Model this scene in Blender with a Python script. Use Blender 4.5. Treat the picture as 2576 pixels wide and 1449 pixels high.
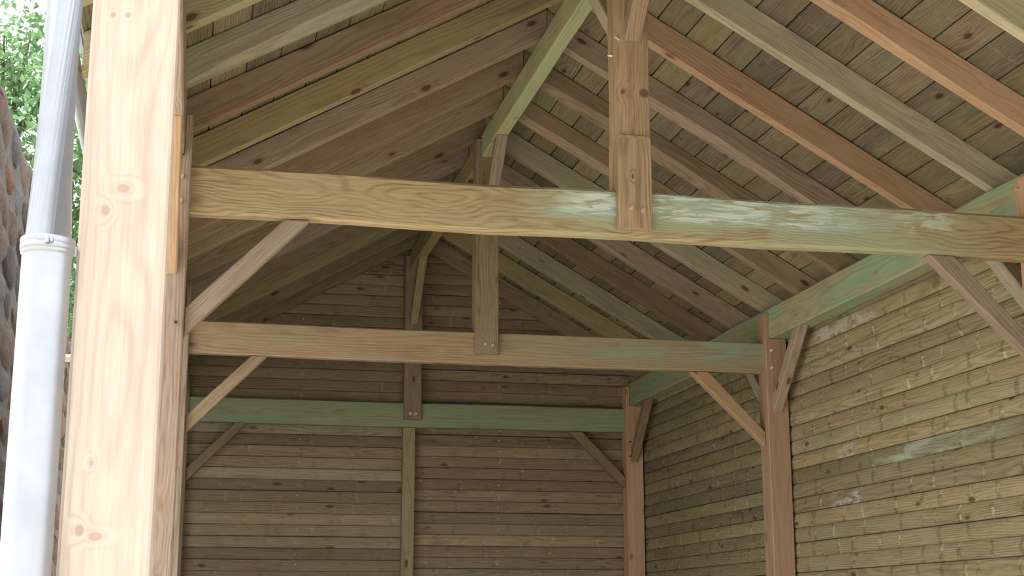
import bpy, bmesh, math, random
from mathutils import Vector, Matrix, noise as mnoise

for o in list(bpy.data.objects):
    bpy.data.objects.remove(o, do_unlink=True)
scene = bpy.context.scene
COL = scene.collection
EYE = 1.6                                    # eye height above the ground
R = math.radians

# ------------------------------------------------------------------ camera
cam_d = bpy.data.cameras.new('camera')
cam = bpy.data.objects.new('camera', cam_d)
COL.objects.link(cam)
cam.location = (0, 0, EYE)
cam.rotation_euler = (R(90 + 12.6), 0, R(-12.1))
cam_d.sensor_width = 36.0
cam_d.lens = 3720.0 / 2576.0 * 36.0
cam_d.clip_start = 0.05
cam_d.clip_end = 500
scene.camera = cam

# ------------------------------------------------------------------ sky, sun, exposure
world = bpy.data.worlds.new('sky')
scene.world = world
world.use_nodes = True
wn = world.node_tree
bg = wn.nodes['Background']
bg.inputs['Color'].default_value = (0.93, 0.97, 1.0, 1)      # bright hazy overcast
bg.inputs['Strength'].default_value = 1.0
sun_d = bpy.data.lights.new('sun', 'SUN')
sun_d.energy = 4.0
sun_d.angle = R(6)
sun_d.color = (1.0, 0.95, 0.86)
sun = bpy.data.objects.new('sun', sun_d)
COL.objects.link(sun)
sun.rotation_euler = Vector((0.55, -0.22, -0.80)).to_track_quat('-Z', 'Y').to_euler()
vs = scene.view_settings
vs.view_transform = 'Standard'
vs.look = 'None'
vs.gamma = 1.0
vs.exposure = 1.45
try:
    vs.use_curve_mapping = False
except Exception:
    pass

# ------------------------------------------------------------------ frame measures (metres, heights above the eye)
TY = [2.465, 5.55, 8.635, 11.72]             # front face of the tie in each bent
XL, XR = -0.062, 3.467                       # inner faces of the posts
XM = 1.69                                    # ridge line
TB, TT = 1.50, 1.694                         # tie bottom, top
PB, PT = 1.718, 1.911                        # wall plate bottom, top
PW = 0.14                                    # post section
SL = 0.57                                    # roof slope
RZ = 2.955                                   # rafter underside at the ridge line
RT = 0.148                                   # rafter depth measured vertically
EAVE = 2.11                                  # horizontal run of a rafter
NORM = math.sqrt(1 + SL * SL)

# ------------------------------------------------------------------ materials
def nt_new(name):
    m = bpy.data.materials.new(name)
    m.use_nodes = True
    nt = m.node_tree
    for n in list(nt.nodes):
        nt.nodes.remove(n)
    return m, nt

def build_wood_group():
    g = bpy.data.node_groups.new('wood_grain', 'ShaderNodeTree')
    I = g.interface
    def sin(n, t, d):
        s = I.new_socket(n, in_out='INPUT', socket_type=t)
        s.default_value = d
    sin('Early', 'NodeSocketColor', (.42, .31, .17, 1))
    sin('Late', 'NodeSocketColor', (.25, .17, .08, 1))
    sin('Stain', 'NodeSocketColor', (.25, .33, .2, 1))
    sin('StainAmt', 'NodeSocketFloat', 0.3)
    sin('Rings', 'NodeSocketFloat', 110.0)
    sin('Knots', 'NodeSocketFloat', 1.0)
    sin('Whorl', 'NodeSocketFloat', 0.0)
    sin('Fade', 'NodeSocketFloat', 0.3)
    sin('Seed', 'NodeSocketFloat', 0.0)
    sin('Bend', 'NodeSocketFloat', 0.0)
    sin('Wander', 'NodeSocketFloat', 0.085)
    I.new_socket('Color', in_out='OUTPUT', socket_type='NodeSocketColor')
    I.new_socket('Height', in_out='OUTPUT', socket_type='NodeSocketFloat')
    N, L = g.nodes, g.links
    gi = N.new('NodeGroupInput'); go = N.new('NodeGroupOutput')
    def M(op, a, b=None, c=None, clamp=False):
        n = N.new('ShaderNodeMath'); n.operation = op; n.use_clamp = clamp
        for i, v in enumerate((a, b, c)):
            if v is None: continue
            if isinstance(v, (int, float)): n.inputs[i].default_value = v
            else: L.new(v, n.inputs[i])
        return n.outputs[0]
    def VM(op, a, b):
        n = N.new('ShaderNodeVectorMath'); n.operation = op
        for i, v in enumerate((a, b)):
            if isinstance(v, tuple): n.inputs[i].default_value = v
            else: L.new(v, n.inputs[i])
        return n.outputs[0]
    def NO(vec, scale, detail=2.0, rough=.5):
        n = N.new('ShaderNodeTexNoise'); n.inputs['Scale'].default_value = scale
        n.inputs['Detail'].default_value = detail; n.inputs['Roughness'].default_value = rough
        L.new(vec, n.inputs['Vector']); return n
    def MR(v, a, b, c=0., d=1., smooth=True):
        n = N.new('ShaderNodeMapRange')
        n.interpolation_type = 'SMOOTHSTEP' if smooth else 'LINEAR'
        L.new(v, n.inputs[0])
        for i, x in zip((1, 2, 3, 4), (a, b, c, d)): n.inputs[i].default_value = x
        return n.outputs[0]
    def MIX(f, a, b, mode='MIX'):
        n = N.new('ShaderNodeMix'); n.data_type = 'RGBA'; n.blend_type = mode
        for s, v in ((n.inputs[0], f), (n.inputs[6], a), (n.inputs[7], b)):
            if isinstance(v, (int, float)): s.default_value = v
            elif isinstance(v, tuple): s.default_value = v
            else: L.new(v, s)
        return n.outputs[2]
    def SEP(v):
        n = N.new('ShaderNodeSeparateXYZ'); L.new(v, n.inputs[0]); return n.outputs
    def COMB(x, y, z):
        n = N.new('ShaderNodeCombineXYZ')
        for i, v in enumerate((x, y, z)):
            if isinstance(v, (int, float)): n.inputs[i].default_value = v
            else: L.new(v, n.inputs[i])
        return n.outputs[0]
    tc = N.new('ShaderNodeTexCoord'); oi = N.new('ShaderNodeObjectInfo')
    wn_ = N.new('ShaderNodeTexWhiteNoise'); wn_.noise_dimensions = '2D'
    L.new(COMB(M('MULTIPLY', oi.outputs['Random'], 977.0), gi.outputs['Seed'], 0.), wn_.inputs['Vector'])
    rs = SEP(wn_.outputs['Color'])
    obj = SEP(tc.outputs['Object'])
    px = M('ADD', obj[0], M('MULTIPLY', rs[0], 83.0))
    p = COMB(px, M('ADD', obj[1], M('MULTIPLY', rs[1], 7.0)), M('ADD', obj[2], M('MULTIPLY', rs[2], 7.0)))
    # knots
    vor = N.new('ShaderNodeTexVoronoi'); vor.inputs['Scale'].default_value = 1.0
    L.new(VM('MULTIPLY', p, (3.2, 7.5, 7.5)), vor.inputs['Vector'])
    kd = vor.outputs['Distance']
    kb = M('MULTIPLY', MR(kd, .0, .34, 1., 0.), M('MULTIPLY', gi.outputs['Knots'], 0.013))
    # growth rings around a wandering pith
    wob = NO(VM('MULTIPLY', p, (1.1, 5.0, 5.0)), 1.0, 2.5)
    w3 = SEP(wob.outputs['Color'])
    yy = M('ADD', M('ADD', obj[1], M('MULTIPLY', M('SUBTRACT', rs[1], .5), .16)), M('MULTIPLY', M('SUBTRACT', w3[0], .5), gi.outputs['Wander']))
    zz = M('ADD', M('ADD', obj[2], M('MULTIPLY', M('SUBTRACT', rs[2], .5), .16)), M('MULTIPLY', M('SUBTRACT', w3[1], .5), gi.outputs['Wander']))
    rr = M('ADD', M('SQRT', M('ADD', M('MULTIPLY', yy, yy), M('MULTIPLY', zz, zz))), M('ADD', kb, gi.outputs['Bend']))
    fine = NO(VM('MULTIPLY', p, (9.0, 190.0, 190.0)), 1.0, 3.0, .6)
    rr2 = M('ADD', rr, M('MULTIPLY', M('SUBTRACT', fine.outputs[0], .5), .0022))
    ring = M('ADD', M('MULTIPLY', M('SINE', M('MULTIPLY', rr2, M('MULTIPLY', gi.outputs['Rings'], 6.2832))), .5), .5)
    ring = M('POWER', ring, 2.4)
    brd = NO(VM('MULTIPLY', p, (1.6, 11.0, 11.0)), 1.0, 4.0, .6)
    b3 = SEP(brd.outputs['Color'])
    rf = M('MULTIPLY', ring, MR(b3[0], .25, .75, .12, .85))
    fib = MR(fine.outputs[0], .35, .72, 0., .58)
    col = MIX(M('ADD', rf, fib, clamp=True), gi.outputs['Early'], gi.outputs['Late'])
    # weathering blotches, staining
    dark = MIX(1.0, col, (.62, .60, .60, 1), 'MULTIPLY')
    col = MIX(MR(b3[2], .50, .74, 0., .55), col, dark)
    st = M('MULTIPLY', MR(b3[1], .40, .62), gi.outputs['StainAmt'], clamp=True)
    stc = MIX(M('MULTIPLY', rf, .6), gi.outputs['Stain'], MIX(1.0, gi.outputs['Stain'], (.55, .55, .55, 1), 'MULTIPLY'))
    col = MIX(st, col, stc)
    # greyed bleaching in fine streaks
    bl = NO(VM('MULTIPLY', p, (3.0, 60.0, 60.0)), 1.0, 3.0, .6)
    lum = N.new('ShaderNodeRGBToBW'); L.new(col, lum.inputs[0])
    grey = COMB(M('MULTIPLY', lum.outputs[0], 1.34), M('MULTIPLY', lum.outputs[0], 1.24), M('MULTIPLY', lum.outputs[0], 1.08))
    col = MIX(M('MULTIPLY', MR(bl.outputs[0], .45, .7), gi.outputs['Fade']), col, grey)
    # whorl marks: short pale and dark scars across the grain
    v1 = N.new('ShaderNodeTexVoronoi'); v1.voronoi_dimensions = '1D'; v1.inputs['Scale'].default_value = 1.0
    wig = NO(VM('MULTIPLY', p, (14.0, 30.0, 30.0)), 1.0, 2.0)
    L.new(M('ADD', M('MULTIPLY', px, 3.5), M('MULTIPLY', M('SUBTRACT', wig.outputs[0], .5), .26)), v1.inputs['W'])
    cr = SEP(v1.outputs['Color'])
    wm = M('MULTIPLY', MR(v1.outputs['Distance'], .012, .055, 1., 0.), MR(wig.outputs[0], .44, .60))
    wm = M('MULTIPLY', M('MULTIPLY', wm, M('GREATER_THAN', cr[0], .30)), gi.outputs['Whorl'])
    col = MIX(M('MULTIPLY', wm, M('ADD', .25, M('MULTIPLY', cr[1], .4))), col, (.55, .51, .40, 1))
    wd = M('MULTIPLY', M('MULTIPLY', MR(v1.outputs['Distance'], .05, .085, 1., 0.), MR(wig.outputs[0], .56, .44)), gi.outputs['Whorl'])
    col = MIX(M('MULTIPLY', wd, .5), col, MIX(1.0, col, (.38, .34, .32, 1), 'MULTIPLY'))
    # knot discs
    km = M('MULTIPLY', MR(kd, .07, .105, 1., 0.), gi.outputs['Knots'], clamp=True)
    ko = M('MULTIPLY', MR(kd, .105, .16, .6, 0.), gi.outputs['Knots'], clamp=True)
    kcol = MIX(1.0, gi.outputs['Late'], (.45, .36, .32, 1), 'MULTIPLY')
    col = MIX(ko, col, MIX(1.0, gi.outputs['Late'], (.95, .78, .65, 1), 'MULTIPLY'))
    col = MIX(km, col, kcol)
    # piece-to-piece brightness
    bri = M('ADD', .80, M('MULTIPLY', rs[0], .40))
    col = MIX(1.0, col, COMB(bri, bri, bri), 'MULTIPLY')
    hs = N.new('ShaderNodeHueSaturation'); hs.inputs['Saturation'].default_value = .98; L.new(col, hs.inputs['Color'])
    L.new(hs.outputs[0], go.inputs['Color'])
    h = M('ADD', M('MULTIPLY', ring, -.5), M('MULTIPLY', fine.outputs[0], .9))
    h = M('SUBTRACT', h, M('MULTIPLY', km, .6))
    L.new(h, go.inputs['Height'])
    return g

WOOD = build_wood_group()

def wood(name, early, late, stain=(.25, .33, .2), amt=.25, rings=105., knots=1., whorl=0., fade=.3,
         rough=.75, bump=.35, tones=None, wash=None, spots=None, wander=.085, figure=0., spotdark=.5):
    m, nt = nt_new(name)
    N, L = nt.nodes, nt.links
    out = N.new('ShaderNodeOutputMaterial'); b = N.new('ShaderNodeBsdfPrincipled')
    L.new(b.outputs[0], out.inputs[0])
    g = N.new('ShaderNodeGroup'); g.node_tree = WOOD
    g.inputs['Early'].default_value = (*early, 1); g.inputs['Late'].default_value = (*late, 1)
    g.inputs['Stain'].default_value = (*stain, 1); g.inputs['StainAmt'].default_value = amt
    g.inputs['Rings'].default_value = rings; g.inputs['Knots'].default_value = knots
    g.inputs['Whorl'].default_value = whorl; g.inputs['Fade'].default_value = fade
    g.inputs['Seed'].default_value = (sum(map(ord, name)) % 97) * 1.37
    g.inputs['Wander'].default_value = wander
    if tones:                                # each piece takes one colour of the batch
        oi = N.new('ShaderNodeObjectInfo')
        wt = N.new('ShaderNodeTexWhiteNoise'); wt.noise_dimensions = '1D'
        mm = N.new('ShaderNodeMath'); mm.operation = 'MULTIPLY'; mm.inputs[1].default_value = 531.7
        L.new(oi.outputs['Random'], mm.inputs[0]); L.new(mm.outputs[0], wt.inputs['W'])
        for key, dim in (('Early', 1.0), ('Late', .52)):
            rp = N.new('ShaderNodeValToRGB'); rp.color_ramp.interpolation = 'CONSTANT'
            els = rp.color_ramp.elements
            while len(els) < len(tones): els.new(.5)
            for i, t in enumerate(tones):
                els[i].position = i / len(tones)
                els[i].color = (t[0] * dim, t[1] * dim, t[2] * dim, 1)
            L.new(wt.outputs['Value'], rp.inputs[0]); L.new(rp.outputs[0], g.inputs[key])
    col = g.outputs['Color']
    if figure:                               # swirling flat-sawn figure
        tf = N.new('ShaderNodeTexCoord'); vf = N.new('ShaderNodeVectorMath'); vf.operation = 'MULTIPLY'; vf.inputs[1].default_value = (2.4, 7.0, 7.0)
        nf = N.new('ShaderNodeTexNoise'); nf.inputs['Scale'].default_value = 1.0; nf.inputs['Detail'].default_value = 1.5
        L.new(tf.outputs['Object'], vf.inputs[0]); L.new(vf.outputs[0], nf.inputs['Vector'])
        mf = N.new('ShaderNodeMath'); mf.operation = 'MULTIPLY'; mf.inputs[1].default_value = figure * 3
        L.new(nf.outputs[0], mf.inputs[0]); L.new(mf.outputs[0], g.inputs['Bend'])
    if spots:                                # individual knots: (x, y, z, radius along, radius across)
        tc = N.new('ShaderNodeTexCoord'); bend = None; core = None
        for (x, y, z, ra, rc) in spots:
            sb = N.new('ShaderNodeVectorMath'); sb.operation = 'SUBTRACT'; L.new(tc.outputs['Object'], sb.inputs[0]); sb.inputs[1].default_value = (x, y, z)
            dv = N.new('ShaderNodeVectorMath'); dv.operation = 'MULTIPLY'; L.new(sb.outputs[0], dv.inputs[0]); dv.inputs[1].default_value = (1 / ra, 1 / rc, 1 / rc)
            ln = N.new('ShaderNodeVectorMath'); ln.operation = 'LENGTH'; L.new(dv.outputs[0], ln.inputs[0])
            outs = []
            for a, b_, hi in ((.0, 3.6, .016), (.65, 1.1, 1.)):
                n = N.new('ShaderNodeMapRange'); n.interpolation_type = 'SMOOTHSTEP'; L.new(ln.outputs['Value'], n.inputs[0])
                n.inputs[1].default_value = a; n.inputs[2].default_value = b_; n.inputs[3].default_value = hi; n.inputs[4].default_value = 0.
                outs.append(n.outputs[0])
            for i, prev in enumerate((bend, core)):
                if prev is not None:
                    ad = N.new('ShaderNodeMath'); ad.operation = 'MAXIMUM'; L.new(prev, ad.inputs[0]); L.new(outs[i], ad.inputs[1]); outs[i] = ad.outputs[0]
            bend, core = outs
        L.new(bend, g.inputs['Bend'])
        mx = N.new('ShaderNodeMix'); mx.data_type = 'RGBA'; mx.inputs[7].default_value = (late[0] * spotdark, late[1] * spotdark * .88, late[2] * spotdark * .88, 1)
        ms = N.new('ShaderNodeMath'); ms.operation = 'MULTIPLY'; ms.inputs[1].default_value = .8; L.new(core, ms.inputs[0])
        L.new(ms.outputs[0], mx.inputs[0]); L.new(col, mx.inputs[6]); col = mx.outputs[2]
    if wash:                                 # bleached salt and mould bloom, with an extent of its own along the timber
        tc = N.new('ShaderNodeTexCoord'); sp = N.new('ShaderNodeSeparateXYZ'); L.new(tc.outputs['Object'], sp.inputs[0])
        def MRr(v, a, b_, c=0., d=1.):
            n = N.new('ShaderNodeMapRange'); n.interpolation_type = 'SMOOTHSTEP'; L.new(v, n.inputs[0])
            for i, x in zip((1, 2, 3, 4), (a, b_, c, d)): n.inputs[i].default_value = x
            return n.outputs[0]
        def MU(a, b_, op='MULTIPLY'):
            n = N.new('ShaderNodeMath'); n.operation = op; n.use_clamp = True
            for i, v in enumerate((a, b_)):
                if isinstance(v, (int, float)): n.inputs[i].default_value = v
                else: L.new(v, n.inputs[i])
            return n.outputs[0]
        for (x0, x1, x2, x3, z0, z1, c, lo, hi, sc, amt_) in wash:
            nz = N.new('ShaderNodeTexNoise'); nz.inputs['Scale'].default_value = 1.0; nz.inputs['Detail'].default_value = 5
            nz.inputs['Roughness'].default_value = .65; nz.inputs['Distortion'].default_value = .8
            vm = N.new('ShaderNodeVectorMath'); vm.operation = 'MULTIPLY'; vm.inputs[1].default_value = sc
            L.new(tc.outputs['Object'], vm.inputs[0]); L.new(vm.outputs[0], nz.inputs['Vector'])
            k = MU(MU(MRr(sp.outputs[0], x0, x1), MRr(sp.outputs[0], x2, x3, 1., 0.)), MRr(sp.outputs[2], z0, z1))
            k = MU(MU(k, MRr(nz.outputs[0], lo, hi)), amt_)
            mx = N.new('ShaderNodeMix'); mx.data_type = 'RGBA'
            L.new(k, mx.inputs[0]); L.new(col, mx.inputs[6]); mx.inputs[7].default_value = (*c, 1)
            col = mx.outputs[2]
    L.new(col, b.inputs['Base Color'])
    b.inputs['Roughness'].default_value = rough
    b.inputs['Specular IOR Level'].default_value = .3
    bp = N.new('ShaderNodeBump'); bp.inputs['Strength'].default_value = bump; bp.inputs['Distance'].default_value = .0025
    L.new(g.outputs['Height'], bp.inputs['Height']); L.new(bp.outputs[0], b.inputs['Normal'])
    return m

GREEN = (.20, .33, .18)
T = {
    'tan':      wood('tan_timber', (.44, .32, .18), (.27, .18, .08), amt=.25),
    'salmon':   wood('salmon_timber', (.50, .31, .19), (.36, .21, .12), amt=.08, rings=80, fade=.25),
    'greygreen':wood('grey_green_timber', (.41, .35, .235), (.28, .23, .15), (.27, .34, .22), amt=.35, fade=.6),
    'mauve':    wood('mauve_brown_timber', (.35, .255, .185), (.23, .155, .11), amt=.10, fade=.5),
    'brown':    wood('brown_timber', (.30, .215, .13), (.18, .12, .065), amt=.15, fade=.3),
    'redbrown': wood('red_brown_timber', (.30, .19, .12), (.19, .11, .065), amt=.15, fade=.2),
    'olive':    wood('olive_timber', (.36, .29, .15), (.24, .19, .085), amt=.25),
    'yellow':   wood('yellow_timber', (.385, .30, .15), (.28, .205, .095), amt=.15, rings=70, fade=.1),
    'green':    wood('green_treated_timber', (.24, .33, .19), (.16, .23, .12), (.30, .42, .32), amt=.55, fade=.25),
    'pale':     wood('pale_timber', (.52, .44, .30), (.40, .31, .19), GREEN, amt=.35, fade=.5),
    'post':     wood('salmon_post_timber', (.50, .315, .20), (.40, .24, .145), amt=.06, rings=60, knots=.6, fade=.15),
    'doorpost': wood('bleached_post_timber', (.58, .465, .385), (.50, .385, .31), (.54, .45, .35), amt=.2, rings=120, knots=.2, fade=.3, bump=.2, spotdark=.74,
                     spots=[(2.241, -.029, -.07, .010, .008), (2.280, -.003, -.07, .009, .012), (1.829, -.027, -.07, .006, .004), (1.724, -.038, -.07, .010, .008), (1.715, -.014, -.07, .008, .012), (2.582, -.036, -.07, .006, .005), (2.584, -.012, -.07, .006, .005)]),
}
TIE1 = wood('figured_tie_timber', (.40, .30, .16), (.19, .12, .05), (.36, .31, .17), amt=.30, rings=62, knots=.25, fade=.2, bump=.5, wander=.10, figure=.05,
            wash=[(.9, 2.0, 2.9, 3.5, -.25, -.10, (.37, .42, .27), .36, .60, (2.0, 9, 9), .75),
                  (1.25, 1.55, 2.6, 3.1, -.045, .0, (.36, .47, .38), .34, .55, (4.0, 18, 18), .85),
                  (1.35, 1.60, 2.35, 3.0, -.035, .0, (.62, .70, .66), .46, .56, (6.0, 42, 42), .85),
                  (2.80, 3.0, 3.1, 3.25, -.03, .01, (.55, .60, .50), .47, .58, (8.0, 42, 42), .8)])
TIE2 = wood('tie_timber_part_green', (.40, .28, .16), (.27, .18, .10), (.33, .35, .23), amt=.35, rings=75, knots=.7,
            wash=[(1.9, 2.9, 4.0, 4.1, -.06, .0, (.27, .37, .28), .34, .62, (2.5, 14, 14), .75)])
TIE3 = wood('tie_timber_mould_green', (.31, .33, .20), (.22, .24, .135), (.245, .33, .19), amt=.8, rings=80, knots=.3, fade=.2)
PLATE = wood('wall_plate_timber', (.37, .35, .20), (.28, .255, .14), (.25, .37, .235), amt=.95, rings=80, knots=.4, fade=.25)
RIDGE1 = wood('ridge_timber_green', (.40, .38, .20), (.30, .28, .14), (.28, .36, .20), amt=.7, rings=75, knots=.4, fade=.2)
RIDGE2 = wood('ridge_timber_yellow', (.42, .33, .14), (.30, .22, .08), amt=.15, rings=75, knots=.4, fade=.1)
def side_wood(name, wash=None):
    return wood(name, (.3, .25, .13), (.2, .15, .08), (.31, .29, .15), amt=.35, rings=85, knots=.9, whorl=1., fade=.3, bump=.5, wash=wash,
                tones=[(.34, .28, .145), (.29, .235, .125), (.37, .285, .145), (.25, .195, .115), (.375, .325, .18), (.32, .255, .135), (.35, .30, .155), (.22, .165, .105), (.355, .285, .155), (.33, .27, .14)])
WALLB = side_wood('side_wall_board')
WALLS = [(25, side_wood('side_wall_board_scuffed', [(5.20, 5.30, 5.60, 5.68, -.1, -.05, (.55, .51, .50), .46, .60, (9, 30, 30), .6)])),
         (27, side_wood('side_wall_board_bloomed', [(3.4, 4.2, 4.7, 5.2, -.1, -.05, (.44, .52, .42), .38, .60, (2.5, 20, 20), .6)])),
         (28, side_wood('side_wall_board_smeared', [(5.25, 5.32, 5.46, 5.54, -.1, -.05, (.50, .48, .46), .46, .58, (11, 26, 26), .6)])),
         (36, side_wood('side_wall_board_chalky', [(4.9, 5.0, 5.70, 5.78, -.1, -.05, (.50, .48, .47), .42, .60, (10, 26, 26), .65)]))]
def gable_wood(name, tones):
    return wood(name, (.28, .21, .12), (.2, .15, .08), (.32, .27, .165), amt=.3, rings=85, knots=.75, whorl=.45, fade=.3, bump=.45, tones=tones)
BACKL = gable_wood('gable_board_olive', [(.37, .285, .175), (.33, .245, .155), (.39, .315, .20), (.34, .265, .16), (.40, .335, .23), (.31, .225, .145), (.37, .30, .17)])
BACKB = gable_wood('gable_board_brown', [(.34, .245, .155), (.30, .21, .14), (.37, .275, .17), (.32, .23, .15), (.38, .30, .20), (.275, .19, .125), (.34, .255, .155)])
ROOFB = wood('roof_board', (.28, .21, .12), (.2, .15, .08), (.19, .195, .10), amt=.4, rings=85, knots=1., whorl=.25, fade=.35, bump=.45,
             tones=[(.25, .185, .11), (.20, .15, .095), (.27, .21, .105), (.23, .165, .10), (.21, .175, .10), (.165, .125, .09), (.285, .205, .115), (.22, .175, .105)])

def plain(name, col, rough=.8, metal=0., nscale=0., namt=.3, spec=.3, bump=0., col2=None):
    m, nt = nt_new(name)
    N, L = nt.nodes, nt.links
    out = N.new('ShaderNodeOutputMaterial'); b = N.new('ShaderNodeBsdfPrincipled'); L.new(b.outputs[0], out.inputs[0])
    b.inputs['Roughness'].default_value = rough; b.inputs['Metallic'].default_value = metal
    b.inputs['Specular IOR Level'].default_value = spec
    if nscale:
        tc = N.new('ShaderNodeTexCoord'); nz = N.new('ShaderNodeTexNoise'); nz.inputs['Scale'].default_value = nscale
        nz.inputs['Detail'].default_value = 6; nz.inputs['Roughness'].default_value = .65
        L.new(tc.outputs['Object'], nz.inputs['Vector'])
        rp = N.new('ShaderNodeValToRGB'); e = rp.color_ramp.elements
        e[0].position, e[1].position = .32, .68
        c2 = col2 or tuple(c * (1 - namt) for c in col)
        e[0].color = (*c2, 1); e[1].color = (*col, 1)
        L.new(nz.outputs[0], rp.inputs[0]); L.new(rp.outputs[0], b.inputs['Base Color'])
        if bump:
            bp = N.new('ShaderNodeBump'); bp.inputs['Strength'].default_value = bump; bp.inputs['Distance'].default_value = .01
            L.new(nz.outputs[0], bp.inputs['Height']); L.new(bp.outputs[0], b.inputs['Normal'])
    else:
        b.inputs['Base Color'].default_value = (*col, 1)
    return m

ZINC = plain('galvanised_zinc', (.42, .435, .47), .46, 1.0, 9.0, .16)
PEG = plain('pale_peg_end', (.62, .46, .33), .7, 0, 40, .3)
PEGW = plain('white_peg_end', (.80, .72, .60), .7, 0, 60, .2)
NAIL = plain('bright_nail_head', (.75, .74, .70), .4, .3, 30, .1)
BOLT = plain('dark_bolt_hole', (.07, .05, .035), .8, 0, 60, .4)
GROUND = plain('trodden_gravel', (.48, .45, .39), .95, 0, 3.0, .25, bump=.5)
FLOOR = plain('packed_earth', (.50, .45, .37), .95, 0, 2.0, .25, bump=.5)
BACKING = plain('dark_backing_sheet', (.03, .03, .03), .9, 0, 8, .3)  # near-black sheet added behind the wall boards to block light
SLATE = plain('grey_slate', (.16, .17, .19), .6, 0, 5, .4, bump=.4)
MORTAR = plain('lime_mortar', (.15, .13, .11), .95, 0, 14, .5, bump=1.)
STONES = [plain('brown_stone', (.16, .105, .07), .9, 0, 9, .55, bump=1.), plain('orange_stone', (.20, .105, .055), .9, 0, 9, .5, bump=1.),
          plain('grey_stone', (.14, .125, .115), .9, 0, 9, .5, bump=1.), plain('dark_stone', (.09, .068, .055), .9, 0, 9, .5, bump=1.)]
BARK = plain('grey_brown_bark', (.20, .15, .10), .95, 0, 12, .5, bump=1.)

def leaf_mat(name, c):
    m, nt = nt_new(name)
    N, L = nt.nodes, nt.links
    out = N.new('ShaderNodeOutputMaterial'); mixs = N.new('ShaderNodeMixShader')
    b = N.new('ShaderNodeBsdfPrincipled'); t = N.new('ShaderNodeBsdfTranslucent')
    tc = N.new('ShaderNodeTexCoord'); nz = N.new('ShaderNodeTexNoise'); nz.inputs['Scale'].default_value = 2.2; nz.inputs['Detail'].default_value = 4
    L.new(tc.outputs['Object'], nz.inputs['Vector'])
    rp = N.new('ShaderNodeValToRGB'); e = rp.color_ramp.elements
    e[0].position, e[1].position = .35, .65
    e[0].color = (c[0] * .45, c[1] * .5, c[2] * .5, 1); e[1].color = (*c, 1)
    L.new(nz.outputs[0], rp.inputs[0]); L.new(rp.outputs[0], b.inputs['Base Color']); L.new(rp.outputs[0], t.inputs['Color'])
    b.inputs['Roughness'].default_value = .35
    mixs.inputs[0].default_value = .45
    L.new(b.outputs[0], mixs.inputs[1]); L.new(t.outputs[0], mixs.inputs[2]); L.new(mixs.outputs[0], out.inputs[0])
    return m

# ------------------------------------------------------------------ builders
def V(x, y, z):                               # heights are given above the eye
    return Vector((x, y, z + EYE))

def frame(origin, xdir, up):
    x = xdir.normalized(); z = (up - x * up.dot(x)).normalized(); y = z.cross(x)
    m = Matrix((x, y, z)).transposed().to_4x4(); m.translation = origin
    return m

def tag(o, label=None, cat=None, group=None, kind=None):
    if label: o['label'] = label
    if cat: o['category'] = cat
    if group: o['group'] = group
    if kind: o['kind'] = kind
    return o

def link(name, me, mat, parent=None, mw=None):
    if mat is not None and not me.materials: me.materials.append(mat)
    o = bpy.data.objects.new(name, me); COL.objects.link(o)
    if mw is not None: o.matrix_world = mw
    if parent is not None:
        o.parent = parent
        pm = parent['_m'] if False else PARENT_M.get(parent.name)
        if pm is not None: o.matrix_parent_inverse = pm.inverted()
    if mw is not None: PARENT_M[o.name] = mw.copy()
    return o
PARENT_M = {}

def loft_into(bm, L, w, h, seed=0, ch=.006, wob=.0015, segs=None, cut0=(0, 0), cut1=(0, 0), x0=0., oy=0., oz=0., chf=None):
    """Add a timber of length L along local x, section w (y) by h (z), centred on (oy, oz)."""
    n = segs or max(2, int(L / .28))
    rings = []
    for i in range(n + 1):
        t = i / n; x = x0 + L * t
        dy = wob * 2 * mnoise.noise(Vector((x * 1.3, seed * 3.1, 0.3)))
        dz = wob * 2 * mnoise.noise(Vector((x * 1.3, seed * 3.1, 7.7)))
        ring = []
        for ci, (sy, sz) in enumerate(((1, -1), (1, 1), (-1, 1), (-1, -1))):
            c = ch * (1 + .5 * mnoise.noise(Vector((x * 2.3, seed * 1.7, ci * 5.3))))
            if chf: c = max(c, chf(t, ci))
            y, z = sy * w / 2, sz * h / 2
            a = Vector((0, y - sy * c, z)); b_ = Vector((0, y, z - sz * c))
            order = (a, b_) if (sy * sz) < 0 else (b_, a)
            for q in order:
                yy, zz = q.y + dy + oy, q.z + dz + oz
                k0 = cut0[0] * yy + cut0[1] * zz; k1 = cut1[0] * yy + cut1[1] * zz
                ring.append(bm.verts.new((x + k0 * (1 - t) + k1 * t, yy, zz)))
        rings.append(ring)
    for a, b_ in zip(rings, rings[1:]):
        for k in range(8):
            bm.faces.new((a[k], a[(k + 1) % 8], b_[(k + 1) % 8], b_[k]))
    bm.faces.new(list(reversed(rings[0]))); bm.faces.new(rings[-1])

def mesh_of(bm, name, smooth=False):
    bmesh.ops.recalc_face_normals(bm, faces=bm.faces)
    me = bpy.data.meshes.new(name); bm.to_mesh(me); bm.free()
    if smooth:
        for p in me.polygons: p.use_smooth = True
    return me

def timber(name, p0, p1, up, w, h, mat, seed=0, parent=None, **k):
    bm = bmesh.new()
    loft_into(bm, (p1 - p0).length, w, h, seed, **k)
    return link(name, mesh_of(bm, name), mat, parent, frame(p0, p1 - p0, up))

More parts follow.
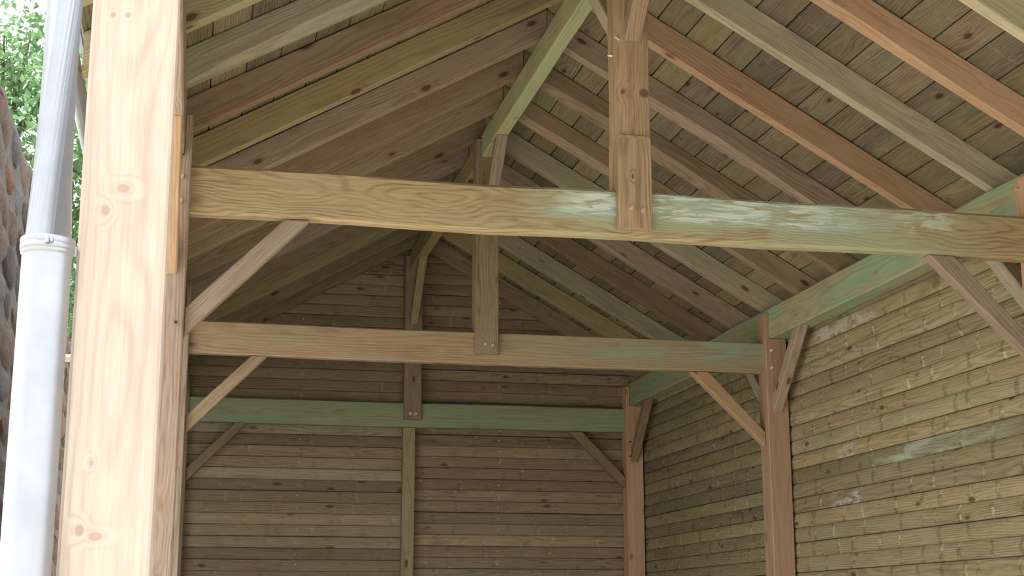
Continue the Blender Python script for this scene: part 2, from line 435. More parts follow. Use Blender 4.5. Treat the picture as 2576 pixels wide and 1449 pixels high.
def prism(name, poly, ext, xdir, up, mat, bev=.004, parent=None):
    """Solid from a planar polygon (world points) swept by ext."""
    mw = frame(poly[0], xdir, up); inv = mw.inverted()
    bm = bmesh.new()
    a = [bm.verts.new(inv @ p) for p in poly]; b_ = [bm.verts.new(inv @ (p + ext)) for p in poly]
    n = len(poly)
    bm.faces.new(a); bm.faces.new(list(reversed(b_)))
    for i in range(n): bm.faces.new((a[(i + 1) % n], a[i], b_[i], b_[(i + 1) % n]))
    bmesh.ops.recalc_face_normals(bm, faces=bm.faces)
    if bev: bmesh.ops.bevel(bm, geom=list(bm.edges), offset=bev, segments=1, affect='EDGES', clamp_overlap=True)
    return link(name, mesh_of(bm, name), mat, parent, mw)

def empty(name, loc):
    o = bpy.data.objects.new(name, None); COL.objects.link(o); o.location = loc
    o.empty_display_size = .1
    PARENT_M[o.name] = Matrix.Translation(loc)
    return o

def peg(parent, pos, axis, r=.011, length=.02, mat=None, sides=8, name='peg'):
    bm = bmesh.new()
    bmesh.ops.create_cone(bm, segments=sides, radius1=r, radius2=r * .82, depth=length, cap_ends=True)
    mw = axis.to_track_quat('Z', 'Y').to_matrix().to_4x4(); mw.translation = pos
    return link(name, mesh_of(bm, name), mat or PEG, parent, mw)

UP = Vector((0, 0, 1)); YD = Vector((0, 1, 0)); XD = Vector((1, 0, 0))
rnd = random.Random(4)
ORD = ['', 'first', 'second', 'third', 'fourth', 'fifth', 'sixth', 'seventh', 'eighth', 'ninth', 'tenth', 'eleventh', 'twelfth', 'thirteenth', 'fourteenth']

# ------------------------------------------------------------------ ground
bm = bmesh.new(); bmesh.ops.create_grid(bm, x_segments=2, y_segments=2, size=60)
g = link('ground', mesh_of(bm, 'ground'), GROUND); g.location = (0, 20, -.02); g['kind'] = 'structure'
bm = bmesh.new()
bmesh.ops.create_cube(bm, size=1, matrix=Matrix.Translation((1.70, 7.1, -.005)) @ Matrix.Diagonal((3.9, 9.5, .03, 1)))
g = link('floor', mesh_of(bm, 'floor'), FLOOR); g['kind'] = 'structure'

# ------------------------------------------------------------------ plank walls
BP = .0892                                    # board pitch
def board_mesh(name, L, bulge, tilt, th=.02, x0a=0., x0b=0., x1a=None, x1b=None):
    """Horizontal board: x along, y = towards the room, z up from its lower edge; ends may slope."""
    W = BP - .0018
    pts = [(0, 0), (th - .005 + tilt, 0.0), (th + tilt, .004), (th + bulge * .8 + tilt * .7, W * .3), (th + bulge + tilt * .4, W * .55),
           (th + bulge * .6, W * .82), (th - .001, W - .004), (th - .006, W), (0, W)]
    bm = bmesh.new(); ends = []
    x1a = L if x1a is None else x1a; x1b = L if x1b is None else x1b
    for e in (0, 1):
        ring = []
        for y, z in pts:
            f = z / W
            x = (x0a + (x0b - x0a) * f) if e == 0 else (x1a + (x1b - x1a) * f)
            ring.append(bm.verts.new((x, y, z)))
        ends.append(ring)
    n = len(pts)
    for k in range(n):
        bm.faces.new((ends[0][k], ends[0][(k + 1) % n], ends[1][(k + 1) % n], ends[1][k]))
    bm.faces.new(ends[0]); bm.faces.new(list(reversed(ends[1])))
    return mesh_of(bm, name)

# side wall: x = WX facing -x ; boards run along +y
WX = 3.625
bm = bmesh.new()
bmesh.ops.create_cube(bm, size=1, matrix=Matrix.Translation((WX + .035, 7.13, .95 + EYE / 2 - .0)) @ Matrix.Diagonal((.02, 9.45, 1.9 + EYE, 1)))
wall_r = link('wall_right', mesh_of(bm, 'wall_right'), BACKING); wall_r['kind'] = 'structure'  # backing sheet, keeps daylight out of the board gaps
secs = [(2.42, 8.60), (8.604, 11.85)]
side_me = [board_mesh('side_board', b - a, .006, .002) for a, b in secs]
nrow = int((1.93 + EYE) / BP)
for (a, b), me in zip(secs, side_me):
    me.materials.append(WALLB)
    for r_ in range(nrow):
        z = r_ * BP + rnd.uniform(-.001, .001)
        mw = Matrix(((0, -1, 0), (1, 0, 0), (0, 0, 1))).to_4x4() @ Matrix.Rotation(rnd.uniform(-.012, .012), 4, 'X')
        mw.translation = (WX + .02 + rnd.uniform(-.002, .002), a, z)
        ob = link('board', me, None, wall_r, mw)
        for row, wm_ in WALLS:
            if row == r_ and a < 5:
                ob.material_slots[0].link = 'OBJECT'; ob.material_slots[0].material = wm_

# gable wall: y = GY facing -y ; boards run along -x (local x) so the face looks at the room
GY = 11.845
GH = RZ + RT
bm = bmesh.new()
poly = [(-.10, -EYE), (WX + .02, -EYE), (WX + .02, GH - SL * (WX + .02 - XM)), (XM, GH), (-.10, GH - SL * (XM + .10))]
fa = [bm.verts.new((x, GY + .025, z + EYE)) for x, z in poly]; fb = [bm.verts.new((x, GY + .045, z + EYE)) for x, z in poly]
bm.faces.new(fa); bm.faces.new(fb)
for i in range(5): bm.faces.new((fa[i], fa[(i + 1) % 5], fb[(i + 1) % 5], fb[i]))
wall_b = link('wall_back', mesh_of(bm, 'wall_back'), BACKING); wall_b['kind'] = 'structure'  # same added light-blocking sheet, behind the gable boards
SPX = 1.678                                   # joint line behind the middle stud
def roofx(z, side):                           # x where the roof underside passes height z
    d = (GH - z) / SL
    return XM + side * d
nails = []
for half, (xa, xb, zo) in enumerate(((-.09, SPX - .002, 0.), (SPX + .002, WX + .015, .028))):
    full = None; r_ = 0
    while True:
        z = -EYE + zo + r_ * BP - (BP if zo else 0)
        if z + BP > GH - .02: break
        lo = (max(xa, roofx(z, -1)), max(xa, roofx(z + BP, -1))); hi = (min(xb, roofx(z, 1)), min(xb, roofx(z + BP, 1)))
        mw0 = Matrix(((-1, 0, 0), (0, -1, 0), (0, 0, 1))).to_4x4() @ Matrix.Rotation(rnd.uniform(-.02, .02), 4, 'X')
        mw0.translation = (xb, GY + .02 + rnd.uniform(-.002, .002), z + EYE + rnd.uniform(-.0015, .0015))
        if lo == (xa, xa) and hi == (xb, xb):
            if full is None:
                full = board_mesh('gable_board', xb - xa, .002, .003); full.materials.append((BACKL, BACKB)[half])
            me = full
        else:
            if min(hi) - max(lo) < .03: 
                r_ += 1; continue
            me = board_mesh('gable_board', 0, .002, .003, x0a=xb - hi[0], x0b=xb - hi[1], x1a=xb - lo[0], x1b=xb - lo[1])
            me.materials.append((BACKL, BACKB)[half] if z < 1.6 else BACKB)
        if z > -EYE - .05 - zo and z >= -EYE - .001 - (0 if not zo else .07):
            link('board', me, None, wall_b, mw0)
            xn = .80 if half == 0 else 2.42
            if lo[1] < xn < hi[1]: nails.append((xn + rnd.uniform(-.006, .006) + .02 * (z / 3), GY - .004, z + EYE + BP * rnd.uniform(.4, .6)))
        r_ += 1
bm = bmesh.new()
for x, y, z in nails:
    bmesh.ops.create_icosphere(bm, subdivisions=1, radius=.0065, matrix=Matrix.Translation((x, y, z)))
o = link('nail_row', mesh_of(bm, 'nail_row', True), NAIL, wall_b); o['kind'] = 'stuff'
o['label'] = 'bright nail heads in two upright rows'

# open front below; unseen gable panel added above first bent to block skylight
bm = bmesh.new()
poly = [(-.19, 1.46), (WX + .02, 1.46), (WX + .02, GH - SL * (WX + .02 - XM) - .01), (XM, GH - .01), (-.19, GH - SL * (XM + .19) - .01)]
fa = [bm.verts.new((x, 2.475, z + EYE)) for x, z in poly]; fb = [bm.verts.new((x, 2.50, z + EYE)) for x, z in poly]
bm.faces.new(fa); bm.faces.new(fb)
for i in range(5): bm.faces.new((fa[i], fa[(i + 1) % 5], fb[(i + 1) % 5], fb[i]))
block_f = link('wall_front_light_block', mesh_of(bm, 'wall_front_light_block'), BACKB); block_f['kind'] = 'structure'

# ------------------------------------------------------------------ roof: boards on each slope
RY0, RY1 = 2.30, 11.88
NB = 15; RP = .1625
roofs = {}
roof_me = {}
for side, nm in ((-1, 'roof_left'), (1, 'roof_right')):
    along = Vector((side, 0, -SL)).normalized()
    nrm = Vector((side * SL, 0, 1)).normalized()
    apex = V(XM, RY0, RZ + RT)
    bm = bmesh.new()
    q = [apex + nrm * .024, apex + nrm * .024 + along * (NB * RP), apex + nrm * .06 + along * (NB * RP), apex + nrm * .06]  # unseen slab added over the roof boards to block light
    q0 = [bm.verts.new(p) for p in q]; q1 = [bm.verts.new(p + Vector((0, RY1 - RY0, 0))) for p in q]
    bm.faces.new(q0); bm.faces.new(q1)
    for i in range(4): bm.faces.new((q0[i], q0[(i + 1) % 4], q1[(i + 1) % 4], q1[i]))
    ro = link(nm, mesh_of(bm, nm), SLATE); ro['kind'] = 'structure'; roofs[side] = ro
    for i in range(NB):
        cuts = [RY0] + sorted(rnd.sample([4.81, 5.93, 7.05, 8.17, 9.29, 10.41], 2)) + [RY1]
        for a, b in zip(cuts, cuts[1:]):
            key = round(b - a, 3)
            if key not in roof_me:
                bm = bmesh.new(); loft_into(bm, b - a - .004, RP - .0055, .02, seed=i, ch=.002, wob=.0, segs=1)
                roof_me[key] = mesh_of(bm, 'roof_board'); roof_me[key].materials.append(ROOFB)
            c = apex + along * ((i + .5) * RP) + nrm * (.0105 + rnd.uniform(0, .002)); c.y = a + .002
            mw = frame(c, YD, nrm) @ Matrix.Rotation(rnd.uniform(-.012, .012), 4, 'X')
            link('board', roof_me[key], None, ro, mw)

bm = bmesh.new(); ends = []
for y in (RY0, RY1):
    zc = RZ + RT
    ends.append([bm.verts.new(V(XM + dx, y, zc + dz)) for dx, dz in ((-.16, .02), (0, .115), (.16, .02), (.16, -.0), (.0, .028), (-.16, -.0))])
for j in range(6): bm.faces.new((ends[0][j], ends[0][(j + 1) % 6], ends[1][(j + 1) % 6], ends[1][j]))
bm.faces.new(ends[0]); bm.faces.new(ends[1])
link('ridge_light_seal', mesh_of(bm, 'ridge_light_seal'), SLATE, roofs[1])  # unseen strip added over the apex to stop a light leak

# ------------------------------------------------------------------ posts
def post(side, i, mat, label, seed, zt=None, tongue=True, base=-EYE + .01):
    yf = TY[i] - .045; yc = yf + PW / 2
    xc = XR + PW / 2 if side > 0 else XL - PW / 2
    zt = PB - .003 if zt is None else zt
    p0 = V(xc, yc, base)
    bm = bmesh.new()
    loft_into(bm, zt - base, PW, PW, seed, ch=.005)
    if tongue:                                # the lap that runs up the inner face of the wall plate
        # local: x up, z = +y world, y = z cross x
        oy = (PW / 2 - .014)
        loft_into(bm, PT - .035 - zt, .028, PW, seed + 1, ch=.003, x0=zt - base, oy=-oy * side if False else (oy if side < 0 else -oy))
    me = mesh_of(bm, 'post')
    # local axes: x = up, y = +x world, z = -y world
    mw = Matrix(((0, 1, 0), (0, 0, -1), (1, 0, 0))).to_4x4()
    mw.col[0][:3] = (0, 0, 1); mw.col[1][:3] = (1, 0, 0); mw.col[2][:3] = (0, 1, 0); mw.translation = p0
    o = link('post', me, mat, None, mw)
    tag(o, label, 'post', 'posts carrying the wall plates')
    return o, xc, yf

pl0, xc, yf = post(-1, 0, T['doorpost'], 'thick sunlit pale post standing beside the zinc downpipe', 3)
pl1, xc1, yf1 = post(-1, 1, T['mauve'], 'shaded post half hidden behind the sunlit pale post', 5)
pl2, xc2, yf2 = post(-1, 2, T['mauve'], 'narrow sliver of post at the open-side end of the middle tie beam', 7)
pl3, xc3, yf3 = post(-1, 3, T['brown'], 'darkest post at the open-side end of the green tie beam', 9)
pr1, xr1, _ = post(1, 1, T['post'], 'post at the picture edge carrying the big figured tie beam', 11)
pr2, xr2, yr2 = post(1, 2, T['post'], 'salmon post standing halfway along the plank side wall', 13)
pr3, xr3, yr3 = post(1, 3, T['post'], 'salmon corner post where the gable wall meets the side wall', 15)
for z in (1.63, 1.535): peg(pl1, V(XL - .035, yf1 - .004, z), -YD, .010, .03)
peg(pl1, V(XL - .03, yf1 - .003, 1.07), -YD, .006, .01, BOLT, name='bolt_hole')
for z in (1.64, 1.53):
    for dx in (.035,): peg(pr2, V(XR + dx, yr2 - .004, z), -YD, .009, .02, PEGW)
for z in (1.42, 1.30): peg(pr3, V(XR + .03, yr3 - .003, z), -YD, .008, .012, BOLT)
for z in (1.62, 1.53): peg(pr1, V(XR + .035, TY[1] - .049, z), -YD, .010, .03)
peg(pr1, V(XR - .004, TY[1] + .06, 1.83), -XD, .010, .02)
peg(pl0, V(XL - PW - .003, yf + .03, .41), -XD, .007, .012, PEGW)

# ------------------------------------------------------------------ wall plates
XWL, XWR = XL - .03, XR + .03                 # inner faces of the plates
wp = timber('wall_plate', V(XWR + .06, 2.32, (PB + PT) / 2), V(XWR + .06, 11.84, (PB + PT) / 2), UP, .12, PT - PB, PLATE, 21, ch=.008, wob=.003)
tag(wp, 'long greenish wall plate beam running along the top of the side wall', 'beam')
wp = timber('wall_plate', V(XWL - .06, 2.32, (PB + PT) / 2), V(XWL - .06, 11.84, (PB + PT) / 2), UP, .12, PT - PB, T['mauve'], 22, ch=.008, wob=.001)
tag(wp, 'wall plate beam above the sunlit pale post on the open side', 'beam')

# ------------------------------------------------------------------ tie beams
def tie(i, mat, label, seed, **k):
    zc = (TB + TT) / 2
    o = timber('tie_beam', V(XL - .004, TY[i] + .035, zc), V(XR + .004, TY[i] + .035, zc), UP, .07, TT - TB, mat, seed, **k)
    return tag(o, label, 'beam', 'tie beams across the frame')
tie(1, TIE1, 'big tan tie beam with swirling grain and a whitish green bloom', 31, ch=.012, wob=.005, chf=lambda t, c: .016 if c in (1,) else 0)
tie(2, TIE2, 'middle tie beam, brown turning green towards the side wall', 33, ch=.007, wob=.003)
tie(3, TIE3, 'mould green tie beam across the gable wall', 35, ch=.007, wob=.002)

# ------------------------------------------------------------------ king posts and ridge
KW = .142
def king(i, mat, label, seed, tb, notch=False):
    yf = TY[i] - .045; dep = .136
    bm = bmesh.new(); yc = yf + dep / 2
    if notch:
        loft_into(bm, 2.90 - 1.91, KW - .004, dep - .006, seed, ch=.004, x0=1.91, oz=.003, oy=.0, wob=.001,
                  chf=lambda t, c: (.038 + .008 * math.sin(t * 9)) if c == 3 else 0)
        loft_into(bm, 1.91 - (TT + .001), KW, dep, seed + 2, ch=.004, x0=TT + .001, wob=.0)
        loft_into(bm, .010, KW - .012, dep + .004, seed + 3, ch=.003, x0=1.906, wob=.0, segs=2, oz=-.003)
    else:
        loft_into(bm, 2.90 - (TT + .001), KW, dep, seed, ch=.005, x0=TT + .001, wob=.001)
    loft_into(bm, TT + .02 - tb, KW, .044, seed, ch=.005, x0=tb, oz=-dep / 2 + .022, wob=.001)
    me = mesh_of(bm, 'king_post')
    mw = Matrix.Identity(4)
    mw.col[0][:3] = (0, 0, 1); mw.col[1][:3] = (1, 0, 0); mw.col[2][:3] = (0, 1, 0); mw.translation = V(XM, yc, 0)
    o = link('king_post', me, mat, None, mw)
    return tag(o, label, 'post', 'king posts under the ridge'), yf
KING1 = wood('knotty_king_timber', (.44, .30, .18), (.25, .155, .08), amt=.08, rings=90, knots=.0, fade=.2, bump=.6, spots=[(2.105, .046, -.066, .022, .024), (2.11, -.048, -.06, .020, .018), (1.745, -.01, -.068, .012, .006)])
k1, ky1 = king(1, KING1, 'tan king post with two knots, lapped over the big tie beam', 41, 1.53, True)
k2, ky2 = king(2, T['brown'], 'plain brown king post lapped over the middle tie beam', 43, 1.551)
k3, ky3 = king(3, T['mauve'], 'dark king post lapped over the mould green tie beam', 45, 1.555)
for dx, z in ((-.018, 1.612), (.030, 1.603)): peg(k1, V(XM + dx, ky1 - .005, z), -YD, .010, .016, PEG)
for dx, z in ((-.012, 1.612), (.033, 1.606)): peg(k2, V(XM + dx, ky2 - .003, z), -YD, .009, .012, PEG)
for dx, z in ((-.02, 1.60), (.025, 1.60)): peg(k3, V(XM + dx, ky3 - .004, z), -YD, .013, .014, PEGW)
peg(k1, V(XM - KW / 2 + .012, ky1 + .02, 2.34), Vector((-1, -1, 0)), .006, .05, PEGW, 4)
peg(k1, V(XM - KW / 2 - .002, ky1 + .07, 2.285), -XD, .007, .03, PEGW, 4)

RB, RTOP = 2.787, 2.93
def ridge(y0, y1, mat, label, seed):
    zc = (RB + RTOP) / 2
    o = timber('ridge_beam', V(XM, y0, zc), V(XM, y1, zc), UP, .077, RTOP - RB, mat, seed, ch=.006, wob=.001)
    return tag(o, label, 'beam', 'ridge beam lengths')
ridge(TY[1] + .092, TY[2] - .03, RIDGE1, 'green-tinged ridge beam length between tan and plain brown king posts', 51)
ridge(TY[2] + .092, TY[3] - .03, RIDGE2, 'yellow ridge beam length ending at the dark king post', 53)

# braces: quadrilateral cut to the two timbers it joins, legs LO (far edge) and HI (near edge)
LO, HI = .47, .362
def brace(name, corner, da, db, lo, hi, ext, mat, label, group):
    """corner = inner corner point; da, db = unit directions along the two timbers."""
    off = -ext / 2
    p = [corner + da * lo[0] + off, corner + da * hi[0] + off, corner + db * hi[1] + off, corner + db * lo[1] + off]
    o = prism(name, p, ext, p[3] - p[0], ext.cross(p[3] - p[0]), mat, .005)
    return tag(o, label, 'brace', group)
for i, ml, mr, tl in ((1, T['mauve'], T['mauve'], 'big figured tie beam'), (2, T['brown'], T['salmon'], 'middle tie beam'), (3, T['brown'], T['brown'], 'green tie beam')):
    yc = TY[i] + .035
    brace('knee_brace', V(XL, yc, TB), XD, -UP, (LO - .015, LO), (HI, HI), YD * .062, ml,
          'knee brace under the %s on the open side' % tl, 'knee braces under the tie beams')
    brace('knee_brace', V(XR, yc, TB), -XD, -UP, (LO + .01, LO - .01), (HI, HI + .005), YD * .062, mr,
          'knee brace under the %s beside the plank wall' % tl, 'knee braces under the tie beams')
XB = XWR + .035
for i, mf, mb, tl in ((1, T['greygreen'], T['greygreen'], 'the edge post'), (2, T['mauve'], T['greygreen'], 'the middle post'), (3, T['redbrown'], T['brown'], 'the corner post')):
    yf = TY[i] - .045
    if i > 1:
        brace('plate_brace', V(XB, yf, PB), -YD, -UP, (LO - .01, LO), (HI, HI), XD * .062, mf,
              'brace rising towards the viewer from %s to the wall plate' % tl, 'braces under the wall plate')
    if i < 3:
        brace('plate_brace', V(XB, yf + PW, PB), YD, -UP, (LO, LO), (HI, HI), XD * .062, mb,
              'brace rising away from the viewer from %s to the wall plate' % tl, 'braces under the wall plate')
XBL = XWL - .035
brace('plate_brace', V(XBL, TY[1] - .045, PB), -YD, -UP, (LO - .01, LO), (HI, HI), XD * .062, T['salmon'],
      'sliver of orange brace on the shaded post next to the sunlit post', 'braces under the wall plate')
# braces from king posts to ridge
KL, KH = .48, .37
brace('ridge_brace', V(XM, TY[1] - .045, RB), -YD, -UP, (KL, .465), (KH, KH), XD * .07, T['redbrown'], 'red brown ridge brace on the viewer side of the tan king post', 'braces under the ridge')
brace('ridge_brace', V(XM, TY[1] + .091, RB), YD, -UP, (KL, .46), (KH, KH), XD * .068, T['pale'], 'pale ridge brace running back from the tan king post', 'braces under the ridge')
brace('ridge_brace', V(XM, TY[2] - .045, RB), -YD, -UP, (KL - .03, .46), (KH, KH), XD * .07, T['mauve'], 'mauve ridge brace in front of the plain brown king post', 'braces under the ridge')
brace('ridge_brace', V(XM, TY[2] + .091, RB), YD, -UP, (KL, .46), (KH, KH), XD * .066, T['yellow'], 'yellowish ridge brace running back from the plain brown king post', 'braces under the ridge')
brace('ridge_brace', V(XM, TY[3] - .045, RB), -YD, -UP, (KL, .46), (KH, KH), XD * .064, T['olive'], 'olive ridge brace in front of the dark king post', 'braces under the ridge')

# studs of the gable wall
o = timber('stud', V(1.676, GY - .055, -EYE + .01), V(1.676, GY - .055, TB - .004), YD, .098, .09, T['olive'], 61, ch=.004)
tag(o, 'straight upright stud in the middle of the gable wall', 'stud')
o = timber('stud', V(XR + .04, GY - .022, PB + .03), V(XR + .04, GY - .022, RZ - SL * (XR + .07 - XM) + .06), YD, .06, .03, T['brown'], 63, ch=.003)
tag(o, 'short stud in the gable corner above the corner post', 'stud')

# ------------------------------------------------------------------ rafters
TONE_R = ['pale', 'salmon', 'greygreen', 'salmon', 'mauve', 'brown', 'brown', 'greygreen', 'mauve', 'redbrown', 'greygreen', 'olive', 'brown']
TONE_L = ['olive', 'greygreen', 'redbrown', 'yellow', 'mauve', 'redbrown', 'brown', 'brown', 'mauve', 'brown', 'olive', 'brown', 'brown']
WORD = {'pale': 'pale whitish', 'salmon': 'salmon', 'greygreen': 'grey green', 'mauve': 'mauve brown', 'brown': 'brown', 'redbrown': 'reddish brown', 'olive': 'olive', 'yellow': 'yellow'}
def wane_for(side, k):
    rr = random.Random(k * 7 + side)
    amp = {(1, 5): .05, (1, 4): .035, (1, 8): .03, (-1, 1): .04, (-1, 0): .05, (1, 1): .02, (1, 6): .035}.get((side, k), 0)
    if not amp: return None
    c0 = rr.uniform(.2, .6); wd = rr.uniform(.25, .4)
    return lambda t, c: (amp * max(0, 1 - ((t - c0) / wd) ** 2)) if c in ((3,) if side > 0 else (0,)) else 0
RH = RT / NORM                                # depth square to the slope
for side, tones, tl in ((1, TONE_R, 'over the plank wall'), (-1, TONE_L, 'over the open side')):
    along = Vector((side, 0, -SL)).normalized(); nrm = Vector((side * SL, 0, 1)).normalized()
    for k in range(-1, 13):
        yb = 4.84 + .5595 * k + rnd.uniform(-.006, .006)
        yc = yb - .031
        a = V(XM, yc, RZ) + nrm * (RH / 2 - .001)
        # vertical mitre at the ridge
        a = a + along * (SL * RH / 2 / 1 * 0)
        L = EAVE * NORM
        # frame: x along slope, z = nrm ; vertical cut: x shift = z * tan
        kz = SL
        # point on the ridge plane at mid depth
        s0 = -(a.x - XM) / along.x
        p0 = a + along * s0
        tone = tones[max(k, 0)]
        o = timber('rafter', p0 + along * .002, p0 + along * L, nrm, .062, RH, T[tone], 70 + k + (40 if side < 0 else 0),
                   ch=.004, wob=.0025, cut0=(0, -kz), cut1=(0, -kz), segs=14, chf=wane_for(side, k))
        n = 13 - k
        tag(o, '%s rafter %s, %s counting from the gable wall' % (WORD[tone], tl, ORD[n]), 'rafter', 'rafters ' + tl)

# ------------------------------------------------------------------ downpipe, gutter
def tube_mesh(path, r, seg=24, closed=True):
    bm = bmesh.new(); rings = []
    for i, p in enumerate(path):
        d = (path[min(i + 1, len(path) - 1)] - path[max(i - 1, 0)]).normalized()
        q = d.to_track_quat('Z', 'Y'); rr = r[i] if isinstance(r, list) else r
        rings.append([bm.verts.new(p + q @ Vector((rr * math.cos(a), rr * math.sin(a), 0))) for a in [2 * math.pi * j / seg for j in range(seg)]])
    for a, b in zip(rings, rings[1:]):
        for j in range(seg): bm.faces.new((a[j], a[(j + 1) % seg], b[(j + 1) % seg], b[j]))
    if closed: bm.faces.new(rings[0]); bm.faces.new(list(reversed(rings[-1])))
    me = mesh_of(bm, 'tube', True)
    return me
PX, PY, PR = -.2455, 2.40, .0388
dp = empty('downpipe', V(PX, PY, -EYE)); tag(dp, 'galvanised metal downpipe beside the sunlit pale post', 'downpipe')
link('pipe', tube_mesh([V(PX, PY, -EYE + .12), V(PX, PY, -.5), V(PX, PY, .578)], PR, closed=False), ZINC, dp)
up_path = [V(PX, PY, .565), V(PX, PY, 1.20)]
for i in range(1, 7):
    t = i / 6; s = t * t * (3 - 2 * t)
    up_path.append(V(PX - .212 * s, PY + .02 * s, 1.20 + .38 * t))
up_path.append(V(PX - .212, PY + .02, 1.66))
link('pipe', tube_mesh(up_path, PR - .0015, closed=False), ZINC, dp)
zj = .580
link('joint_collar', tube_mesh([V(PX, PY, zj + d) for d in (-.015, -.013, -.010, .004, .008, .012, .014)],
     [PR, PR + .002, PR + .0025, PR + .0025, PR + .0045, PR + .003, PR - .001], closed=False), ZINC, dp)
br = link('pipe_clip', tube_mesh([V(PX, PY, zj + d) for d in (-.008, -.007, .002, .003)], [PR + .002, PR + .004, PR + .004, PR + .002], closed=False), ZINC, dp)
bm = bmesh.new()
bmesh.ops.create_cube(bm, size=1, matrix=Matrix.Translation(V(PX + .004, PY - PR - .010, zj)) @ Matrix.Diagonal((.006, .014, .011, 1)))
bmesh.ops.bevel(bm, geom=list(bm.edges), offset=.0015, segments=1, affect='EDGES')
link('clip_flange', mesh_of(bm, 'clip_flange'), ZINC, br)
bm = bmesh.new(); bmesh.ops.create_uvsphere(bm, u_segments=10, v_segments=6, radius=.0045, matrix=Matrix.Translation(V(PX + .010, PY - PR - .011, zj)))
link('clip_screw', mesh_of(bm, 'clip_screw', True), ZINC, br)
bm = bmesh.new()
bmesh.ops.create_cube(bm, size=1, matrix=Matrix.Translation(V(PX + .055, PY + .035, zj)) @ Matrix.Rotation(R(35), 4, 'Z') @ Matrix.Diagonal((.075, .008, .014, 1)))
link('wall_spike', mesh_of(bm, 'wall_spike'), ZINC, br)

# half-round gutter along the open-side eave
GX = XM - EAVE - .034; GZ = RZ - SL * EAVE + .03
bm = bmesh.new(); prof = []
for j in range(13):
    a = math.pi + math.pi * j / 12; prof.append((GX + .030 * math.cos(a), GZ + .030 * math.sin(a)))
for j in range(12, -1, -1):
    a = math.pi + math.pi * j / 12; prof.append((GX + .0275 * math.cos(a), GZ + .0275 * math.sin(a) + .001))
e = [[bm.verts.new(V(x, y, z)) for x, z in prof] for y in (2.30, 11.9)]
n = len(prof)
for j in range(n): bm.faces.new((e[0][j], e[0][(j + 1) % n], e[1][(j + 1) % n], e[1][j]))
bm.faces.new(e[0]); bm.faces.new(list(reversed(e[1])))
o = link('gutter', mesh_of(bm, 'gutter', False), ZINC)
tag(o, 'thin metal eaves gutter glimpsed between downpipe and sunlit post', 'gutter')

# ------------------------------------------------------------------ rubble stone wall outside
SX, SY0, SY1 = -1.30, 8.7, 17.2
def stone_top(y):
    return 3.30 + .16 * math.sin((y - 9.2) * .85) - max(0, y - 13.0) * .13 + .07 * math.sin(y * 3.9)
sw = empty('stone_wall', (SX - .2, (SY0 + SY1) / 2, 0)); tag(sw, 'old rubble stone wall with ragged top behind the downpipe', 'wall')
bm = bmesh.new(); rows = []
ny = 40
for i in range(ny + 1):
    y = SY0 + .24 + (SY1 - SY0 - .3) * i / ny; zt = stone_top(y) - .10
    rows.append([bm.verts.new((x, y, z)) for x, z in ((SX - .035, 0), (SX - .035, zt + EYE), (SX - .40, zt + EYE), (SX - .40, 0))])
for a, b in zip(rows, rows[1:]):
    for j in range(4): bm.faces.new((a[j], a[(j + 1) % 4], b[(j + 1) % 4], b[j]))
bm.faces.new(rows[0]); bm.faces.new(rows[-1])
link('mortar_core', mesh_of(bm, 'mortar_core'), MORTAR, sw)
stone_me = []
for v in range(10):
    rr = random.Random(v + 50); bm = bmesh.new()
    bmesh.ops.create_cube(bm, size=1)
    bmesh.ops.subdivide_edges(bm, edges=list(bm.edges), cuts=2, use_grid_fill=True)
    for vt in bm.verts:
        f = 1.0 - .16 * (sum(abs(abs(c) - .5) < .01 for c in vt.co) - 1)
        vt.co = vt.co * f + Vector((rr.uniform(-.05, .05), rr.uniform(-.05, .05), rr.uniform(-.06, .06)))
    me = mesh_of(bm, 'stone', True); me.materials.append(STONES[(0, 1, 2, 0, 3, 1, 0, 2, 0, 3)[v]]); stone_me.append(me)
z = .0; cnt = 0
while z < 5.3 and cnt < 290:
    hgt = rnd.uniform(.24, .36); y = SY0 + rnd.uniform(-.05, .1)
    while y < SY1 - .15 and cnt < 290:
        ln = rnd.uniform(.35, .80)
        if z + hgt * .6 - EYE < stone_top(y + ln / 2):
            mw = Matrix.Rotation(rnd.uniform(-.08, .08), 4, 'X') @ Matrix.Rotation(rnd.uniform(-.06, .06), 4, 'Z') @ Matrix.Diagonal((.30, (ln - .015) * 1.12, (hgt - .012) * 1.16, 1))
            mw.translation = (SX - .155 + rnd.uniform(-.015, .015), y + ln / 2, z + hgt / 2 + rnd.uniform(-.015, .015))
            link('stone', rnd.choice(stone_me), None, sw, mw); cnt += 1
        y += ln
    z += hgt

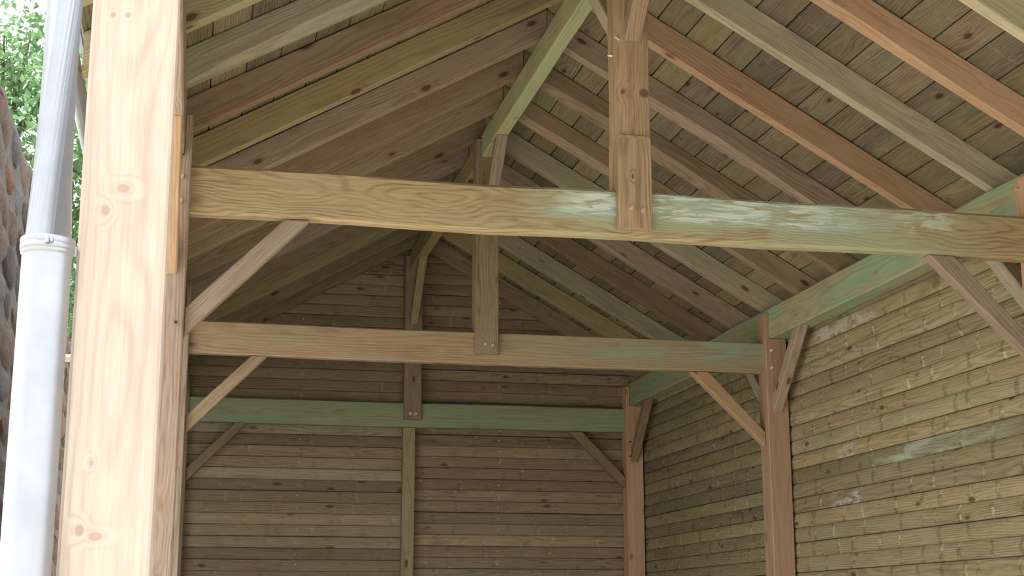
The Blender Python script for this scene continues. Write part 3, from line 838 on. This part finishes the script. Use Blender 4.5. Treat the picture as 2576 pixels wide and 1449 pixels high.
# ------------------------------------------------------------------ trees beyond
def tree(name, base, height, crown_c, crown_r, nleaf, leaf, mat, label, seed, nb=14):
    rr = random.Random(seed)
    t = empty(name, base); tag(t, label, 'tree')
    path = [Vector(base), Vector(base) + Vector((.1, .05, height * .3)), Vector(base) + Vector((-.05, .1, height * .6)), Vector(crown_c) + Vector((0, 0, crown_r[2] * .5))]
    link('trunk', tube_mesh(path, [.19, .15, .10, .03], 10), BARK, t)
    tips = []
    for i in range(nb):
        a = rr.uniform(0, 6.283); el = rr.uniform(-.3, 1.1)
        d = Vector((math.cos(a) * math.cos(el) * crown_r[0], math.sin(a) * math.cos(el) * crown_r[1], math.sin(el) * crown_r[2])) * rr.uniform(.65, .95)
        s = path[1].lerp(path[3], rr.uniform(.2, .85)); tip = Vector(crown_c) + d
        mid = s.lerp(tip, .5) + Vector((0, 0, rr.uniform(0, .25)))
        link('branch', tube_mesh([s, mid, tip], [.055, .03, .008], 6), BARK, t); tips += [tip, mid, s.lerp(tip, .75)]
    verts, faces = [], []
    for i in range(nleaf):
        c = rr.choice(tips) + Vector((rr.gauss(0, .30), rr.gauss(0, .30), rr.gauss(0, .26)))
        n_ = Vector((rr.gauss(0, 1), rr.gauss(0, 1), rr.gauss(0, 1))).normalized()
        u = n_.orthogonal().normalized(); u.rotate(Matrix.Rotation(rr.uniform(0, 6.283), 3, n_)); w_ = n_.cross(u)
        s = leaf * rr.uniform(.6, 1.3); b0 = len(verts)
        verts += [c - u * s * .5, c - w_ * s * .26 + n_ * s * .06, c + u * s * .55, c + w_ * s * .26 + n_ * s * .06]
        faces += [(b0, b0 + 1, b0 + 2), (b0, b0 + 2, b0 + 3)]
    me = bpy.data.meshes.new('foliage'); me.from_pydata([tuple(v) for v in verts], [], faces); me.update()
    o = link('foliage', me, mat, t); o['kind'] = 'stuff'
    return t
LEAF1 = leaf_mat('sunlit_leaf', (.20, .36, .15)); LEAF2 = leaf_mat('deep_green_leaf', (.10, .28, .10))
tree('broadleaf_tree', (-2.6, 17.5, 0), 8.0, (-2.3, 17.3, 6.6), (2.3, 2.2, 2.7), 17000, .10, LEAF1, 'bright leafy tree rising above the stone wall behind the downpipe', 5, 22)
tree('leafy_shrub', (-1.85, 22.0, 0), 5.0, (-1.8, 22.0, 5.6), (.9, 1.1, 1.6), 6000, .08, LEAF2, 'deep green shrub in the gap between downpipe and sunlit post', 8, 14)
